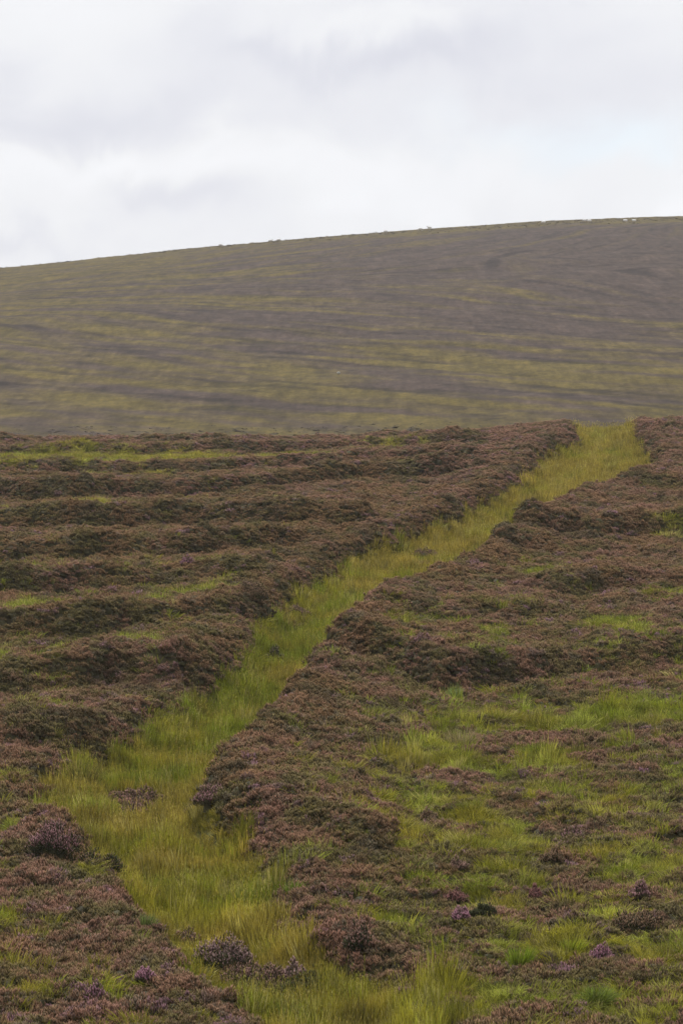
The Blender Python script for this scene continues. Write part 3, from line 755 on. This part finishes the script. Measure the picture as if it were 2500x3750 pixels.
TUS = 'grass tussocks that stand out on the moor'
for a in [
    dict(label='straw coloured tussock fanning upright at the edge of the grassy hollow', x=3.0, y=97.05, w=1.1, h=.62, green=(.42, .33, .17), straw=(.50, .40, .24), droop=.2, n=150),
    dict(label='tall bright green tussock among brown heather on the lower slope', x=3.14, y=68.0, w=.62, h=.52, green=(.25, .34, .03), droop=.15, n=380),
    dict(label='short bright yellow green tussock uphill of the tall bright green one', x=4.12, y=69.0, w=.55, h=.36, green=(.33, .38, .035), droop=.15, n=340),
    dict(label='deep green tussock in the drain at the foot of the heather bank', x=-0.91, y=74.95, w=.65, h=.42, green=(.17, .25, .03), droop=.25, n=340),
    dict(label='blue green tussock at the tip of the lower heather bank', x=-3.65, y=71.85, w=.42, h=.44, green=(.20, .27, .08), droop=.3, n=240),
    dict(label='pale lime tussock where the drain grass meets the pink crowned bush', x=-5.22, y=84.1, w=.8, h=.36, green=(.38, .40, .09), droop=.5, n=320),
    dict(label='lime green tussock lying on top of the heather bank', x=-7.11, y=83.7, w=.75, h=.34, green=(.36, .40, .07), droop=.6, n=320),
    dict(label='pale drooping tussock hanging over like a mop beside the drain', x=-4.58, y=109.05, w=.8, h=.42, green=(.31, .34, .13), droop=.75, n=320),
    dict(label='tall olive rush clump with straw tips where the drain widens', x=-6.31, y=93.35, w=1.1, h=.95, green=(.17, .17, .035), straw=(.36, .24, .09), droop=.15, n=420),
    dict(label='pale green spiky tussock under the dark heather bank', x=3.10, y=106.25, w=.55, h=.50, green=(.27, .36, .13), droop=.25, n=220),
    dict(label='lush mid green tussock lowest on the slope', x=4.27, y=64.55, w=.8, h=.42, green=(.21, .28, .05), droop=.5, n=380),
    dict(label='tiny dark brown tussock in the middle of the yellow drain grass', x=-3.06, y=76.25, w=.20, h=.30, green=(.07, .05, .03), droop=.2, n=90),
]:
    tussock(group=TUS, **a)

# ------------------------------------------------------------------ sheep on the skyline, and a stone on the hillside
def flat_material(name, col, rough=.9, bump=0):
    m = bpy.data.materials.new(name); m.use_nodes = True; nt = m.node_tree; p = nt.nodes['Principled BSDF']; p.inputs['Roughness'].default_value = rough; p.inputs['Specular IOR Level'].default_value = .1
    no = nt.nodes.new('ShaderNodeTexNoise'); no.inputs['Scale'].default_value = 14; no.inputs['Detail'].default_value = 4
    cr = nt.nodes.new('ShaderNodeMapRange'); cr.inputs[3].default_value = .8; cr.inputs[4].default_value = 1.1; nt.links.new(no.outputs['Fac'], cr.inputs[0])
    sc = nt.nodes.new('ShaderNodeVectorMath'); sc.operation = 'SCALE'; sc.inputs[0].default_value = col; nt.links.new(cr.outputs[0], sc.inputs['Scale']); nt.links.new(sc.outputs[0], p.inputs['Base Color'])
    return m


M_wool = flat_material('wool', (.84, .82, .78)); M_skin = flat_material('sheep_skin', (.42, .38, .34)); M_stone = flat_material('lichen_stone', (.42, .41, .37))


def skin_mesh(name, pts, edges, radii, mat, levels=1):
    me = bpy.data.meshes.new(name); me.from_pydata(pts, edges, []); o = bpy.data.objects.new(name, me); COL.objects.link(o)
    sk = o.modifiers.new('skin', 'SKIN'); me.skin_vertices[0].data[0].use_root = True
    for v, r in zip(me.skin_vertices[0].data, radii): v.radius = r if isinstance(r, tuple) else (r, r); v.use_loose = False
    o.modifiers.new('sub', 'SUBSURF').levels = levels
    dg = bpy.context.evaluated_depsgraph_get(); out = bpy.data.meshes.new_from_object(o.evaluated_get(dg)); out.name = name
    bpy.data.objects.remove(o); out.materials.clear(); out.materials.append(mat)
    for p in out.polygons: p.use_smooth = True
    return out


def sheep_meshes(graze):
    hx, hz = (.66, .20) if graze else (.70, .82)
    pts = [(-.42, 0, .62), (0, 0, .60), (.36, 0, .62), (.52, 0, .56 if graze else .74), (hx, 0, hz + .08), (hx + .16, 0, hz - .06),
           (-.42, .13, .40), (-.46, .13, .22), (-.42, .13, .0), (-.42, -.13, .40), (-.46, -.13, .22), (-.42, -.13, .0),
           (.34, .12, .38), (.35, .12, .20), (.34, .12, 0), (.34, -.12, .38), (.35, -.12, .20), (.34, -.12, 0), (-.58, 0, .58), (-.62, 0, .40),
           (hx - .02, .13, hz + .12), (hx - .02, -.13, hz + .12)]
    ed = [(0, 1), (1, 2), (2, 3), (3, 4), (4, 5), (0, 6), (6, 7), (7, 8), (0, 9), (9, 10), (10, 11), (2, 12), (12, 13), (13, 14), (2, 15), (15, 16), (16, 17), (0, 18), (18, 19), (4, 20), (4, 21)]
    ra = [.20, .22, .18, .11, .085, .05, .08, .045, .04, .08, .045, .04, .07, .04, .04, .07, .04, .04, .05, .03, .03, .03]
    body = skin_mesh('sheep_body', pts, ed, ra, M_skin)
    V = []; T = []; seg, rg = 16, 10; r0 = np.random.default_rng(5)      # fleece: a barrel with a lumpy surface that hangs lower at the belly
    for i in range(rg + 1):
        a = math.pi * i / rg
        for k in range(seg):
            b = 6.2832 * k / seg; q = r0.uniform(.95, 1.06); s = math.sin(a) ** .7
            V.append((-.62 * math.cos(a) - .02, .29 * s * math.cos(b) * q, .60 + (.30 if math.sin(b) > 0 else .27) * s * math.sin(b) * q))
    for i in range(rg):
        for k in range(seg):
            T.append((i * seg + k, i * seg + (k + 1) % seg, (i + 1) * seg + (k + 1) % seg, (i + 1) * seg + k))
    return body, new_mesh('fleece', V, T, [M_wool], True)


SH = {g: sheep_meshes(g) for g in (True, False)}
for lab, x, y, rz, gr in [
    ('white sheep on the skyline crest, lower neighbour of the highest sheep', 71.6, 970, .1, True),
    ('white sheep on the crest closest to the highest end of the skyline', 73.6, 968, 3.3, False),
    ('white sheep grazing on the crest, one of a close pair, the lower of them', 62.4, 988, .4, True),
    ('white sheep of the close pair on the crest, standing with raised head', 63.9, 992, 2.9, False),
    ('single white sheep on the crest with no other sheep near it', 52.9, 1008, 3.0, True),
    ('white sheep just breaking the skyline midway along the crest, lower of two', 20.76, 1012, .2, True),
    ('white sheep midway along the crest, upper of two, half above the skyline', 24.1, 1055, 3.4, False),
    ('small white sheep alone on the skyline just below the midway pair', 11.6, 1010, .3, True),
    ('pale grey sheep bulging above the low part of the skyline, lower of two', -19.7, 1066, .5, False),
    ('pale grey sheep on the low part of the skyline, upper of two', -17.5, 1073, 3.0, True),
    ('sheep farthest down the sloping skyline, seen as a small bump', -33.3, 1060, .2, True),
]:
    t = thing('sheep', lab, 'sheep', (x, y, float(hill_z(np.array([x]), np.array([y]))[0]) + (.16 if x > -15 else -.22)), 'sheep grazing along the skyline', rz)
    t.scale = (.92, .92, .92)
    for nm, me in zip(('body', 'fleece'), SH[gr]): link(nm, me, t)
r0 = np.random.default_rng(9); V = []; T = []
for i in range(6):
    for k in range(9):
        a = math.pi * i / 5; b = 6.2832 * k / 9; q = r0.uniform(.8, 1.1); V.append((.24 * math.sin(a) * math.cos(b) * q, .18 * math.sin(a) * math.sin(b) * q, .16 * math.cos(a) * q + .08))
for i in range(5):
    for k in range(9): T.append((i * 9 + k, (i + 1) * 9 + k, (i + 1) * 9 + (k + 1) % 9, i * 9 + (k + 1) % 9))
so = link('stone', new_mesh('stone', V, T, [M_stone]), loc=(-.35, 492.4, float(hill_z(np.array([-.35]), np.array([492.4]))[0]) + .22)); so['label'] = 'small pale stone lying alone on the brown hillside'; so['category'] = 'stone'
